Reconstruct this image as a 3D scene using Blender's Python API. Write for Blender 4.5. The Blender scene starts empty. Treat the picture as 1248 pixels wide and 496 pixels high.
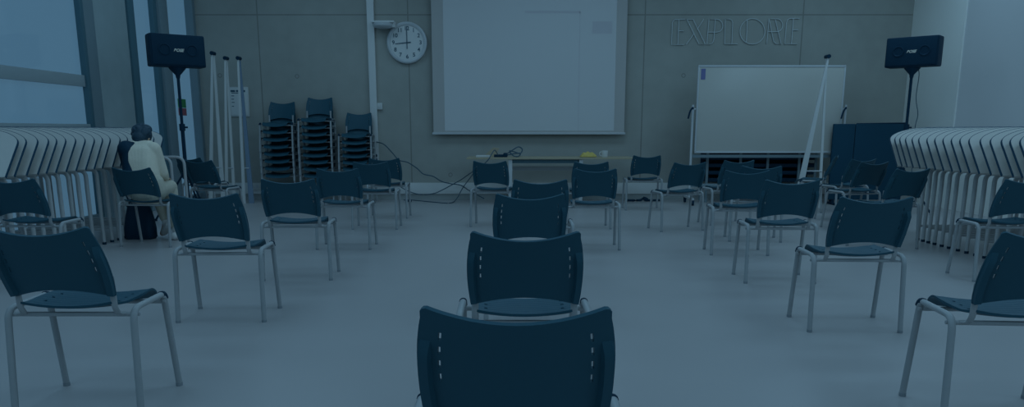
import bpy, bmesh, math, random
from mathutils import Vector, Matrix
random.seed(7)
SC = bpy.context.scene
COL = SC.collection
PI = math.pi
# ------------------------------------------------------------------ camera
F_PX, PPX, PPY, EYE = 920.0, 624.0, 342.0, 1.19
PITCH = math.atan(184 / 920)
cam_d = bpy.data.cameras.new('camera'); cam = bpy.data.objects.new('camera', cam_d); COL.objects.link(cam)
cam.location = (0, 0, EYE); cam.rotation_euler = (PI / 2 - PITCH, 0, 0)
cam_d.sensor_width = 36; cam_d.lens = 36 * F_PX / 1248; cam_d.shift_y = (PPY - 248) / 1248
cam_d.clip_start = 0.05; cam_d.clip_end = 200
SC.camera = cam
# ------------------------------------------------------------------ light and exposure
SC.view_settings.view_transform = 'Standard'; SC.view_settings.look = 'None'
SC.view_settings.exposure = 0; SC.view_settings.gamma = 1; SC.view_settings.use_curve_mapping = False
BLUE = (0.385, 0.715, 1.0)
K_WORLD, K_LAMP, K_WIN, K_RWIN = 0.24, 17.5, 0.178, 0.115
world = bpy.data.worlds.new('World'); SC.world = world; world.use_nodes = True
bg = world.node_tree.nodes['Background']
bg.inputs[0].default_value = (*BLUE, 1); bg.inputs[1].default_value = K_WORLD
for ly in (-2.0, 1.2, 4.4, 7.6, 10.8):  # lamps out of view; rearmost row added to brighten the near chair backs
    for lx, lk in ((-3.2, 1.0), (0.8, 1.0), (5.0, 1.45)):  # right column made stronger to lift the right wall
        ld = bpy.data.lights.new('unseen_ceiling_light', 'AREA'); ld.shape = 'RECTANGLE'; ld.size = 2.2; ld.size_y = 1.1
        ld.energy = K_LAMP * lk; ld.color = BLUE
        lo = bpy.data.objects.new('unseen_ceiling_light', ld); lo.location = (lx, ly, 4.36); COL.objects.link(lo)
# ------------------------------------------------------------------ pixel -> place helpers (used only to measure where things stand)
def ray(u, v):
    x = (u - PPX) / F_PX; y = -(v - PPY) / F_PX; c, s = math.cos(PITCH), math.sin(PITCH)
    return Vector((x, c + y * s, -s + y * c))
def aty(u, v, Y):
    r = ray(u, v); t = Y / r.y; return Vector((r.x * t, Y, r.z * t + EYE))
def atx(u, v, X):
    r = ray(u, v); t = X / r.x; return Vector((X, r.y * t, r.z * t + EYE))
def atz(u, v, z):
    r = ray(u, v); t = (z - EYE) / r.z; return Vector((r.x * t, r.y * t, z))
# ------------------------------------------------------------------ materials
def mat(name, col, rough=0.5, metal=0.0, spec=0.5, emit=None, es=0.0, noise=0.0, nscale=8.0, bump=0.0):
    m = bpy.data.materials.new(name); m.use_nodes = True; nt = m.node_tree; b = nt.nodes['Principled BSDF']
    b.inputs['Base Color'].default_value = (*col, 1); b.inputs['Roughness'].default_value = rough
    b.inputs['Metallic'].default_value = metal; b.inputs['Specular IOR Level'].default_value = spec
    if emit:
        b.inputs['Emission Color'].default_value = (*emit, 1); b.inputs['Emission Strength'].default_value = es
    if noise or bump:
        tc = nt.nodes.new('ShaderNodeTexCoord'); n = nt.nodes.new('ShaderNodeTexNoise')
        n.inputs['Scale'].default_value = nscale; n.inputs['Detail'].default_value = 5
        nt.links.new(tc.outputs['Object'], n.inputs['Vector'])
        if noise:
            r = nt.nodes.new('ShaderNodeMapRange'); r.inputs[3].default_value = 1 - noise; r.inputs[4].default_value = 1 + noise
            nt.links.new(n.outputs['Fac'], r.inputs[0])
            mx = nt.nodes.new('ShaderNodeVectorMath'); mx.operation = 'SCALE'; mx.inputs[0].default_value = col
            nt.links.new(r.outputs[0], mx.inputs['Scale']); nt.links.new(mx.outputs[0], b.inputs['Base Color'])
        if bump:
            bp = nt.nodes.new('ShaderNodeBump'); bp.inputs['Strength'].default_value = bump; bp.inputs['Distance'].default_value = 0.003
            nt.links.new(n.outputs['Fac'], bp.inputs['Height']); nt.links.new(bp.outputs[0], b.inputs['Normal'])
    return m
M = {}
M['plastic'] = mat('black_plastic', (0.021, 0.086, 0.122), 0.50, spec=0.22, noise=0.05, nscale=60, bump=0.05)
M['steel'] = mat('grey_painted_steel', (0.35, 0.37, 0.38), 0.4, spec=0.4, noise=0.04, nscale=20)
M['cap'] = mat('grey_glide', (0.25, 0.28, 0.30), 0.6, noise=0.04, nscale=20)
M['steel_table'] = mat('pale_table_steel', (0.47, 0.48, 0.48), 0.42, spec=0.4, noise=0.05, nscale=12)
M['black'] = mat('matt_black', (0.007, 0.038, 0.070), 0.6, spec=0.15, noise=0.08, nscale=40)
M['navy'] = mat('dark_navy_felt', (0.018, 0.068, 0.108), 0.9, spec=0.1, noise=0.12, nscale=90)
M['top'] = mat('pale_laminate', (0.62, 0.60, 0.56), 0.45, spec=0.35, noise=0.03, nscale=30)
M['edge'] = mat('black_edge_band', (0.015, 0.07, 0.12), 0.5, spec=0.2, noise=0.05, nscale=30)
M['white'] = mat('white_paint', (0.70, 0.70, 0.68), 0.5, spec=0.3, noise=0.03, nscale=5)
M['offwhite'] = mat('off_white_plastic', (0.62, 0.62, 0.60), 0.45, noise=0.03, nscale=20)
M['grey'] = mat('grey_plinth', (0.36, 0.38, 0.37), 0.6, noise=0.05, nscale=6)
M['frame'] = mat('dark_window_frame', (0.07, 0.16, 0.20), 0.5, noise=0.05, nscale=10)
M['frame_mid'] = mat('blue_grey_frame', (0.20, 0.27, 0.30), 0.45, noise=0.05, nscale=10)
M['board'] = mat('whiteboard_enamel', (0.56, 0.54, 0.49), 0.22, spec=0.45, noise=0.02, nscale=2)
M['tin'] = mat('aluminium_trim', (0.55, 0.57, 0.58), 0.35, noise=0.03, nscale=15)
M['beech'] = mat('beech_desk_top', (0.42, 0.36, 0.25), 0.5, noise=0.08, nscale=6)
M['yellow'] = mat('yellow_cloth', (0.62, 0.47, 0.13), 0.8, noise=0.1, nscale=30)
M['cream'] = mat('cream_knit', (0.76, 0.69, 0.56), 0.9, spec=0.1, noise=0.08, nscale=60, bump=0.3)
M['trouser'] = mat('pale_trousers', (0.58, 0.54, 0.44), 0.9, spec=0.1, noise=0.08, nscale=40)
M['skin'] = mat('skin', (0.55, 0.36, 0.25), 0.55, noise=0.04, nscale=30)
M['hair'] = mat('black_hair', (0.010, 0.045, 0.075), 0.55, noise=0.3, nscale=70, bump=0.5)
M['lilac'] = mat('purple_label', (0.16, 0.17, 0.36), 0.5, noise=0.1, nscale=50)
M['green'] = mat('green_sticker', (0.05, 0.30, 0.10), 0.5, noise=0.1, nscale=90)
M['red'] = mat('red_sticker', (0.42, 0.12, 0.14), 0.5, noise=0.1, nscale=90)
M['tube'] = mat('pale_neon_tube', (0.62, 0.66, 0.66), 0.3, noise=0.02, nscale=20)
M['logo'] = mat('pale_logo', (0.75, 0.72, 0.62), 0.4, noise=0.02, nscale=20)
M['ink'] = mat('dark_print', (0.05, 0.11, 0.15), 0.6, noise=0.05, nscale=30)
M['card'] = mat('brown_card', (0.42, 0.35, 0.25), 0.7, noise=0.06, nscale=20)
M['plate'] = mat('silver_blue_strip', (0.22, 0.30, 0.40), 0.35, noise=0.04, nscale=6)
M['glass'] = mat('daylit_glass', (0.05, 0.10, 0.13), 0.06, spec=0.6, emit=(0.28, 0.64, 1.0), es=K_WIN, noise=0.1, nscale=1.0)
M['blind'] = mat('daylit_white_blind', (0.42, 0.42, 0.42), 0.7, emit=BLUE, es=K_RWIN * 0.62, noise=0.02, nscale=1.0)
M['screen'] = mat('screen_cloth', (0.50, 0.48, 0.46), 0.8, spec=0.1, noise=0.02, nscale=3)
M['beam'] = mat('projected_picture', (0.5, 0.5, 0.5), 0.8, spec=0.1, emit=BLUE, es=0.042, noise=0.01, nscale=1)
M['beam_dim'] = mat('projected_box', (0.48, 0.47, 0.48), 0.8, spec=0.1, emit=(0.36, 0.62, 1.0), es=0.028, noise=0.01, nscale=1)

def concrete(name, col, joints_x=(), joints_z=(), holes=()):
    m = bpy.data.materials.new(name); m.use_nodes = True; nt = m.node_tree; b = nt.nodes['Principled BSDF']
    b.inputs['Roughness'].default_value = 0.8; b.inputs['Specular IOR Level'].default_value = 0.2
    N = nt.nodes.new; L = nt.links.new
    tc = N('ShaderNodeTexCoord'); sp = N('ShaderNodeSeparateXYZ'); L(tc.outputs['Object'], sp.inputs[0])
    n1 = N('ShaderNodeTexNoise'); n1.inputs['Scale'].default_value = 0.6; n1.inputs['Detail'].default_value = 6
    n2 = N('ShaderNodeTexNoise'); n2.inputs['Scale'].default_value = 5; n2.inputs['Detail'].default_value = 8
    L(tc.outputs['Object'], n1.inputs[0]); L(tc.outputs['Object'], n2.inputs[0])
    def math_(op, a, c):
        q = N('ShaderNodeMath'); q.operation = op
        for i, v in enumerate((a, c)):
            if v is None: continue
            if isinstance(v, (int, float)): q.inputs[i].default_value = v
            else: L(v, q.inputs[i])
        return q.outputs[0]
    f = math_('ADD', math_('MULTIPLY', n1.outputs['Fac'], 0.34), math_('MULTIPLY', n2.outputs['Fac'], 0.20))
    f = math_('ADD', f, 0.73)
    dark = None
    def acc(x):
        nonlocal dark
        dark = x if dark is None else math_('MAXIMUM', dark, x)
    for jx in joints_x: acc(math_('LESS_THAN', math_('ABSOLUTE', math_('SUBTRACT', sp.outputs[0], jx), None), 0.010))
    for jz in joints_z: acc(math_('LESS_THAN', math_('ABSOLUTE', math_('SUBTRACT', sp.outputs[2], jz), None), 0.010))
    for hx, hz in holes:
        dx = math_('POWER', math_('ABSOLUTE', math_('SUBTRACT', sp.outputs[0], hx), None), 2.0)
        dz = math_('POWER', math_('ABSOLUTE', math_('SUBTRACT', sp.outputs[2], hz), None), 2.0)
        acc(math_('LESS_THAN', math_('ABSOLUTE', math_('SUBTRACT', math_('SQRT', math_('ADD', dx, dz), None), 0.030), None), 0.007))
    if dark is not None: f = math_('MULTIPLY', f, math_('SUBTRACT', 1.0, math_('MULTIPLY', dark, 0.33)))
    sc = N('ShaderNodeVectorMath'); sc.operation = 'SCALE'; sc.inputs[0].default_value = col
    L(f, sc.inputs['Scale']); L(sc.outputs[0], b.inputs['Base Color'])
    return m

# ------------------------------------------------------------------ mesh helpers
def box(bm, x0, x1, y0, y1, z0, z1, mi=0, bev=0.0):
    r = bmesh.ops.create_cube(bm, size=1.0)['verts']
    for v in r:
        v.co = Vector(((x0 + x1) / 2 + v.co.x * (x1 - x0), (y0 + y1) / 2 + v.co.y * (y1 - y0), (z0 + z1) / 2 + v.co.z * (z1 - z0)))
    fs = list({f for v in r for f in v.link_faces})
    for f in fs: f.material_index = mi
    if bev:
        es = list({e for f in fs for e in f.edges})
        g = bmesh.ops.bevel(bm, geom=es, offset=bev, segments=2, affect='EDGES', profile=0.6)
        for f in g['faces']: f.material_index = mi
def tube(bm, pts, rx, ry=None, n=10, up=(1, 0, 0), caps=True, mi=0):
    """sweep an ellipse (rx along 'up', ry across) along a polyline; radius may be a list"""
    P = [Vector(p) for p in pts]; ry = rx if ry is None else ry; rings = []
    for i, p in enumerate(P):
        t = (P[min(i + 1, len(P) - 1)] - P[max(i - 1, 0)]).normalized()
        u = Vector(up); u = (u - t * u.dot(t))
        if u.length < 1e-4: u = t.orthogonal()
        u.normalize(); w = t.cross(u)
        a = rx[i] if isinstance(rx, (list, tuple)) else rx; c = ry[i] if isinstance(ry, (list, tuple)) else ry
        rings.append([bm.verts.new(p + u * a * math.cos(2 * PI * k / n) + w * c * math.sin(2 * PI * k / n)) for k in range(n)])
    for a, b in zip(rings, rings[1:]):
        for k in range(n):
            f = bm.faces.new((a[k], a[(k + 1) % n], b[(k + 1) % n], b[k])); f.material_index = mi
    if caps:
        bm.faces.new(list(reversed(rings[0]))).material_index = mi; bm.faces.new(rings[-1]).material_index = mi
def smooth_path(pts, n=6, closed=False):
    P = [Vector(p) for p in pts]; out = []
    for i in range(len(P) - 1):
        p0 = P[max(i - 1, 0)]; p1, p2 = P[i], P[i + 1]; p3 = P[min(i + 2, len(P) - 1)]
        for k in range(n):
            t = k / n
            out.append(0.5 * ((2 * p1) + (p2 - p0) * t + (2 * p0 - 5 * p1 + 4 * p2 - p3) * t * t + (3 * p1 - p0 - 3 * p2 + p3) * t ** 3))
    out.append(P[-1]); return out
def fillet(pts, r, n=5):
    P = [Vector(p) for p in pts]; out = [P[0]]
    for i in range(1, len(P) - 1):
        a = (P[i - 1] - P[i]); b = (P[i + 1] - P[i]); d = min(r, a.length * 0.49, b.length * 0.49)
        s, e = P[i] + a.normalized() * d, P[i] + b.normalized() * d
        for k in range(n + 1):
            t = k / n; out.append((1 - t) ** 2 * s + 2 * t * (1 - t) * P[i] + t * t * e)
    out.append(P[-1]); return out
def cyl(bm, c, axis, r, h, n=24, mi=0, r2=None):
    axis = Vector(axis).normalized(); c = Vector(c)
    tube(bm, [c - axis * h / 2, c + axis * h / 2], [r, r if r2 is None else r2], None if r2 is None else [r, r2], n=n, up=axis.orthogonal(), mi=mi) if r2 is not None else \
        tube(bm, [c - axis * h / 2, c + axis * h / 2], r, n=n, up=axis.orthogonal(), mi=mi)
def prism(bm, outline, y0, y1, mi_face=0, mi_side=0):
    """outline in (x, z), extruded along y"""
    a = [bm.verts.new((x, y0, z)) for x, z in outline]; b = [bm.verts.new((x, y1, z)) for x, z in outline]
    bm.faces.new(a).material_index = mi_face; bm.faces.new(list(reversed(b))).material_index = mi_face
    n = len(a)
    for k in range(n):
        bm.faces.new((a[k], b[k], b[(k + 1) % n], a[(k + 1) % n])).material_index = mi_side
def mesh_of(name, bm, mats, angle=35):
    bmesh.ops.recalc_face_normals(bm, faces=bm.faces[:])
    me = bpy.data.meshes.new(name); bm.to_mesh(me); bm.free()
    for m in (mats if isinstance(mats, (list, tuple)) else [mats]): me.materials.append(M[m] if isinstance(m, str) else m)
    me.polygons.foreach_set('use_smooth', [True] * len(me.polygons)); me.set_sharp_from_angle(angle=math.radians(angle))
    return me
def obj(name, bm, mats, parent=None, angle=35):
    o = bpy.data.objects.new(name, mesh_of(name, bm, mats, angle)); COL.objects.link(o)
    if parent: o.parent = parent
    return o
def tag(o, label, cat, group=None, kind=None):
    if label: o['label'] = label
    if cat: o['category'] = cat
    if group: o['group'] = group
    if kind: o['kind'] = kind
    return o
def thing(name, label, cat, loc=(0, 0, 0), yaw=0, group=None):
    o = bpy.data.objects.new(name, None); COL.objects.link(o); o.location = loc; o.rotation_euler = (0, 0, math.radians(yaw))
    o.empty_display_size = 0.1
    return tag(o, label, cat, group)
def struct(name, bm, mats, angle=35):
    o = obj(name, bm, mats, None, angle); o['kind'] = 'structure'; return o
def dup(root, loc, yaw, label, group=None, roll=0):
    r = root.copy(); COL.objects.link(r); r.location = loc; r.rotation_euler = (0, 0, math.radians(yaw)); r['label'] = label
    if group: r['group'] = group
    for ch in list(root.children):
        c = ch.copy(); COL.objects.link(c); c.parent = r
        for g in list(ch.children):
            d = g.copy(); COL.objects.link(d); d.parent = c
    return r
def B(): return bmesh.new()

# ------------------------------------------------------------------ the room
WY = 13.15; XL, XR = -5.38, 6.66; YB = -3.0; ZC = 4.45
def floor_mat():
    m = mat('pale_vinyl_floor', (0.42, 0.405, 0.405), 0.34, spec=0.28, noise=0.05, nscale=0.9)
    return m
bm = B(); box(bm, XL - 0.3, XR + 0.3, YB, WY + 0.3, -0.12, 0); struct('floor', bm, floor_mat())
bm = B(); box(bm, XL - 0.3, XR + 0.3, YB, WY + 0.3, ZC, ZC + 0.12); struct('ceiling', bm, 'white')
jx = [aty(u, 60, WY).x for u in (316, 498, 785, 976)]
holes = [(aty(u, v, WY).x, aty(u, v, WY).z) for u, v in ((362, 93), (833, 92), (549, 213), (268, 92))]
bm = B(); box(bm, XL - 0.3, XR + 0.3, WY, WY + 0.3, 0, ZC)
struct('wall_back', bm, concrete('cast_concrete', (0.385, 0.385, 0.35), jx, [aty(400, 18, WY).z], holes))
# right wall with a daylit white blind
ywin = atx(1172, 60, XR).y
bm = B(); box(bm, XR, XR + 0.3, ywin, WY, 0, ZC); box(bm, XR, XR + 0.3, YB, ywin, 0, 0.55); box(bm, XR, XR + 0.3, YB, ywin, 4.0, ZC); box(bm, XR, XR + 0.3, YB, YB + 0.3, 0.55, 4.0)
struct('wall_right', bm, mat('white_wall_paint', (0.86, 0.85, 0.80), 0.7, spec=0.2, noise=0.03, nscale=1.5))
bm = B(); box(bm, XR + 0.02, XR + 0.05, YB + 0.3, ywin, 0.55, 4.0); struct('window_1', bm, 'blind')
# left wall: glazing, frames, concrete pier
def yl(u, X=XL): return atx(u, 80, X).y
def frame_bar(name, ya, yb, z0, z1, m, dep=0.10, x0=XL):
    bm = B(); box(bm, x0 - 0.06, x0 + dep, ya, yb, z0, z1, bev=0.006); return struct(name, bm, m)
y_p1 = yl(99); y_f = yl(103); y_col0 = yl(117); y_col1 = yl(163); y_p2b = yl(192); y_m = yl(202); y_p3 = yl(231); 
bm = B(); box(bm, XL - 0.04, XL - 0.01, YB, y_p1, 0.12, ZC); struct('window_2', bm, 'glass')
bm = B(); box(bm, XL - 0.04, XL - 0.01, y_col1, y_p2b + 0.1, 0.12, ZC); struct('window_3', bm, 'glass')
bm = B(); box(bm, XL - 0.04, XL - 0.01, y_m - 0.1, y_p3 + 0.1, 0.12, ZC); struct('window_4', bm, 'glass')
frame_bar('trim_1', y_p1, y_f, 0, ZC, 'frame', 0.06)
frame_bar('trim_2', y_f, y_col0 + 0.02, 0, ZC, 'frame_mid', 0.03)
bm = B(); box(bm, XL - 0.3, XL + 0.02, y_col0, y_col1 - 0.12, 0, ZC, bev=0.01); struct('pillar', bm, concrete('pier_concrete', (0.34, 0.41, 0.42)))
frame_bar('trim_3', y_col1 - 0.12, y_col1 + 0.06, 0, ZC, 'frame', 0.05)
frame_bar('trim_4', y_p2b, y_m, 0, ZC, 'frame_mid', 0.10)
frame_bar('trim_5', y_p2b - 0.12, y_p2b, 0, ZC, 'frame', 0.06)
frame_bar('trim_6', y_p3, y_p3 + 0.25, 0, ZC, 'frame_mid', 0.12)
bm = B(); box(bm, XL - 0.3, XL + 0.03, y_p3 + 0.25, WY, 0, ZC, bev=0.01); struct('wall_left', bm, 'frame')
zt = atx(50, 93, XL).z
bm = B(); box(bm, XL - 0.05, XL + 0.03, YB, y_p1, zt - 0.07, zt + 0.07, bev=0.005); box(bm, XL - 0.05, XL + 0.04, YB, y_p1, 1.18, 1.26, bev=0.005)
struct('trim_7', bm, mat('glazing_bar', (0.36, 0.42, 0.44), 0.45, noise=0.04, nscale=8))
bm = B(); box(bm, XL - 0.05, XL + 0.04, YB, y_col0, 0, 0.12); box(bm, XL - 0.05, XL + 0.04, y_col1, y_p3, 0, 0.12); struct('trim_8', bm, 'frame_mid')
# skirting trunking along the back wall
bm = B(); box(bm, XL + 0.03, XR, WY - 0.06, WY, 0.10, 0.29, bev=0.004); struct('baseboard_back', bm, 'white')
bm = B(); box(bm, XL + 0.03, XR, WY - 0.035, WY, 0.0, 0.10); struct('trim_9', bm, 'grey')

# ------------------------------------------------------------------ visitor chair
def grid_shell(bm, us, vs, hole, P, th, Nrm):
    """two skins from a parametric sheet, walls wherever a kept cell meets an empty one"""
    nu, nv = len(us), len(vs)
    keep = [[not hole(i, j) for j in range(nv - 1)] for i in range(nu - 1)]
    fr = [[bm.verts.new(P(u, v) + Nrm(u, v) * th / 2) for v in vs] for u in us]
    bk = [[bm.verts.new(P(u, v) - Nrm(u, v) * th / 2) for v in vs] for u in us]
    K = lambda i, j: 0 <= i < nu - 1 and 0 <= j < nv - 1 and keep[i][j]
    for i in range(nu - 1):
        for j in range(nv - 1):
            if not keep[i][j]: continue
            bm.faces.new((fr[i][j], fr[i + 1][j], fr[i + 1][j + 1], fr[i][j + 1]))
            bm.faces.new((bk[i][j], bk[i][j + 1], bk[i + 1][j + 1], bk[i + 1][j]))
            for di, dj, a, b in ((-1, 0, (i, j), (i, j + 1)), (1, 0, (i + 1, j), (i + 1, j + 1)), (0, -1, (i, j), (i + 1, j)), (0, 1, (i, j + 1), (i + 1, j + 1))):
                if not K(i + di, j + dj):
                    bm.faces.new((fr[a[0]][a[1]], fr[b[0]][b[1]], bk[b[0]][b[1]], bk[a[0]][a[1]]))
HB = 0.222
def back_point(u, v):
    # v: 0 bottom .. 1 top, u -1..1
    w = HB * (0.925 + 0.075 * (1 - abs(2 * v - 0.85) ** 2.2)) if v < 0.95 else HB * (0.925 + 0.075 * (1 - abs(2 * 0.95 - 0.85) ** 2.2))
    x = u * w
    cu = 1 - u * u
    zt, zb = 0.826 - 0.040 * cu, 0.512 + 0.040 * cu
    e = max(0, abs(u) - 0.93) / 0.07
    zt -= 0.012 * e * e; zb += 0.010 * e * e
    z = zb + (zt - zb) * v
    h = (z - 0.51) / 0.315
    y = 0.012 - 0.115 * h - 0.035 * h * h * 0.8 - 0.032 * cu
    return Vector((x, y, z))
def back_normal(u, v):
    a = back_point(min(u + 0.02, 1), v) - back_point(max(u - 0.02, -1), v); b = back_point(u, min(v + 0.02, 1)) - back_point(u, max(v - 0.02, 0))
    return a.cross(b).normalized()
sl = 0.171 / HB
US = sorted(set([-1, -0.97, -0.93, -0.86, -0.6, -0.45, -0.3, -0.15, 0, 0.15, 0.3, 0.45, 0.6, 0.86, 0.93, 0.97, 1] + [s * (sl + d) for s in (-1, 1) for d in (-0.015, 0.015)]))
slot_v = [0.40, 0.53, 0.66, 0.79]
VS = sorted(set([0, 0.04, 0.12, 0.22, 0.32, 0.87, 0.94, 1] + [c + d for c in slot_v for d in (-0.038, 0.038)]))
def slot_hole(i, j):
    u = (US[i] + US[i + 1]) / 2; v = (VS[j] + VS[j + 1]) / 2
    return abs(abs(u) - sl) < 0.014 and any(abs(v - c) < 0.037 for c in slot_v)
def seat_point(u, v):
    # v 0 rear .. 1 front
    w = 0.215 * (0.93 + 0.07 * math.sin(PI * min(1, v * 1.1)))
    e = max(0, abs(v - 0.5) - 0.4) / 0.1
    x = u * w * (1 - 0.05 * e * e)
    y = 0.005 + 0.40 * v
    z = 0.470 - 0.020 * (1 - u * u) + 0.018 * (max(0, 0.25 - v) / 0.25) ** 2 + 0.012 * v - 0.05 * (max(0, v - 0.75) / 0.25) ** 2
    if 0.15 < v < 0.9 and abs(u) < 0.85: z += 0.0022 * math.cos(2 * PI * (v - 0.15) / 0.075)
    return Vector((x, y, z))
SU = sorted(set([-1, -0.95, -0.88, -0.6, -0.45, -0.25, 0, 0.25, 0.45, 0.6, 0.88, 0.95, 1] + [s * (0.74 + d) for s in (-1, 1) for d in (-0.03, 0.03)]))
SV = [0, 0.03, 0.08] + [0.15 + 0.01875 * k for k in range(41)] + [0.93, 0.97, 1]
def seat_hole(i, j):
    u = (SU[i] + SU[i + 1]) / 2; v = (SV[j] + SV[j + 1]) / 2
    return abs(abs(u) - 0.74) < 0.028 and any(abs(v - c) < 0.02 for c in (0.30, 0.45, 0.60))
def make_chair():
    t = thing('visitor_chair', '', 'chair')
    bm = B(); grid_shell(bm, SU, SV, seat_hole, seat_point, 0.010, lambda u, v: Vector((0, 0, 1)))
    obj('seat', bm, 'plastic', t, 50)
    bm = B(); grid_shell(bm, US, VS, slot_hole, back_point, 0.010, back_normal)
    # raised sleeves that take the frame tubes
    for s in (-1, 1):
        rows = []
        for k in range(9):
            v = 0.0 + 0.74 * k / 8
            ring = []
            lift = 0.020 * min(1, (8 - k) / 0.8) if k == 8 else 0.020
            for uu, l in ((0.845, 0.0), (0.865, lift), (0.965, lift), (0.992, 0.0)):
                p = back_point(s * uu, v + (0.03 if k == 0 else 0)); ring.append(bm.verts.new(p + back_normal(s * uu, max(v, 0.03)) * (0.004 + l)))
            rows.append(ring)
        for a, b in zip(rows, rows[1:]):
            for q in range(3): bm.faces.new((a[q], a[q + 1], b[q + 1], b[q]))
        bm.faces.new(rows[0]); bm.faces.new(rows[-1])
    obj('backrest', bm, 'plastic', t, 40)
    for s in (-1, 1):
        x = s * 0.262
        bm = B(); pts = fillet([(x * 1.02, 0.0, 0.012), (x, 0.028, 0.456), (x, 0.295, 0.460)], 0.055, 7)
        tube(bm, pts, 0.0150, 0.0125, 14); l = obj('leg', bm, 'steel', t)
        bm = B(); cyl(bm, (x * 1.02, 0, 0.008), (0, 0, 1), 0.0155, 0.016, 14); obj('foot_cap', bm, 'cap', l)
        bm = B(); pts = fillet([(x, 0.282, 0.455), (x, 0.312, 0.442), (x * 1.02, 0.375, 0.012)], 0.02, 4)
        tube(bm, pts, 0.0145, 0.0120, 14); l = obj('leg', bm, 'steel', t)
        bm = B(); cyl(bm, (x * 1.02, 0.375, 0.008), (0, 0, 1), 0.0155, 0.016, 14); obj('foot_cap', bm, 'cap', l)
        bm = B(); tube(bm, fillet([(x, 0.285, 0.462), (x, 0.306, 0.460), (x, 0.320, 0.438)], 0.02, 4), 0.0165, 0.0145, 12); obj('stacking_cap', bm, 'black', t)
        xs = s * 0.196
        bm = B(); tube(bm, fillet([(s * 0.225, 0.045, 0.432), (xs, 0.035, 0.434), (xs, 0.012, 0.465), (xs, 0.004, 0.60)], 0.03, 5), 0.014, 0.007, 10); obj('back_support', bm, 'steel', t)
    for y in (0.045, 0.285):
        bm = B(); tube(bm, [(-0.262, y, 0.430), (0.262, y, 0.430)], 0.010, 0.010, 10, up=(0, 1, 0))
        for s in (-1, 1): cyl(bm, (s * 0.274, y, 0.430), (1, 0, 0), 0.008, 0.012, 8)
        obj('crossbar', bm, 'steel', t)
    return t
chair0 = make_chair()
first_chair = [True]
def chair(x, y, yaw, label, group, z=0.0):
    """x, y: mid-point between the rear feet; the sitter faces +y at yaw 0"""
    if first_chair[0]:
        first_chair[0] = False
        chair0.location = (x, y, z); chair0.rotation_euler = (0, 0, math.radians(yaw)); chair0['label'] = label; chair0['group'] = group
        return chair0
    return dup(chair0, (x, y, z), yaw, label, group)
G = 'black visitor chairs set out in the hall'
CH = [
 (0.010, 1.69, -1, 'black slotted chair nearest the camera in the middle column, cut by the bottom edge'),
 (0.050, 2.90, 0, 'black chair second from the front in the middle column'),
 (0.105, 4.58, 1, 'black chair third from the front in the middle column'),
 (0.215, 5.88, 0, 'black chair fourth in the middle column, mostly hidden behind the third'),
 (-0.25, 9.33, -8, 'black chair with pale looking seat below the left end of the desk'),
 (0.93, 9.12, 2, 'black chair straight behind another one, under the yellow cloth on the desk'),
 (0.81, 7.50, 0, 'black chair right of the middle column, with another chair showing behind it'),
 (1.98, 11.34, 0, 'small far black chair at the right end of the desk'),
 (2.03, 8.95, 14, 'black chair turned slightly left, below the left edge of the whiteboard'),
 (2.78, 9.55, 12, 'black chair rearmost of the three overlapping ones below the whiteboard'),
 (2.62, 8.07, -8, 'black chair peeking out at the right behind another below the whiteboard'),
 (2.19, 7.18, -4, 'black chair front one of the three overlapping below the whiteboard'),
 (2.11, 5.83, -2, 'black chair second in the near right column, in front of the overlapping three'),
 (2.05, 4.37, -2, 'black chair in the right column with all four feet seen, second nearest there'),
 (2.02, 2.88, -4, 'black chair nearest at the right, cut off by the right edge of the photo'),
 (3.95, 5.90, 0, 'black chair in front of the right table row, cut off by the photo edge'),
 (3.86, 7.52, 16, 'black chair beside the far end of the right table row, turned left'),
 (-1.845, 3.04, 0, 'black chair nearest at the left, its left side cut off'),
 (-1.83, 4.61, 2, 'black chair in the left column next behind the nearest left one'),
 (-1.725, 5.95, 3, 'black chair third in the left column, below the middle chair stack'),
 (-1.70, 7.54, 0, 'black chair fourth in the left column'),
 (-1.665, 9.10, 0, 'black chair fifth in the left column, half covering the last one'),
 (-1.70, 10.28, 0, 'black chair last and farthest in the left column, near the lowest stack'),
 (-3.785, 7.72, -5, 'black chair that the person in the cream sweater sits on'),
 (-3.87, 5.98, -2, 'black chair before the left table row, cut by the left photo edge'),
 (4.62, 11.20, 62, 'black chair turned sideways in front of the dark partition'),
]
for x, y, a, lab in CH: chair(x, y, a, lab, G)
chair(-3.87, 9.62, -16, 'black chair turned right, under the left loudspeaker in front of another chair', G)
chair(-4.36, 10.5, -18, 'black chair half hidden behind the one under the left loudspeaker', G)
chair(4.22, 9.08, 18, 'black chair turned left in front of the dark partition, before another such chair', G)
chair(4.50, 9.98, 20, 'black chair turned left, close against the dark partition behind a similar chair', G)
ORD = ['bottom', 'second', 'third', 'fourth', 'fifth', 'sixth', 'seventh', 'eighth', 'ninth', 'tenth']
for (u, n, nm, pit) in ((338, 8, 'left', 0.118), (385, 9, 'tallest middle', 0.112), (433, 7, 'lowest right', 0.108)):
    x = aty(u, 170, 12.6).x
    for k in range(n):
        lab = f'black chair topmost in the {nm} stack against the concrete wall' if k == n - 1 else f'black stacked chair, {ORD[k]}{"" if k == 0 else " from the floor"} in the {nm} stack by the wall'
        chair(x, 12.88, 180, lab, 'chairs stacked against the back wall', k * pit)

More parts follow.
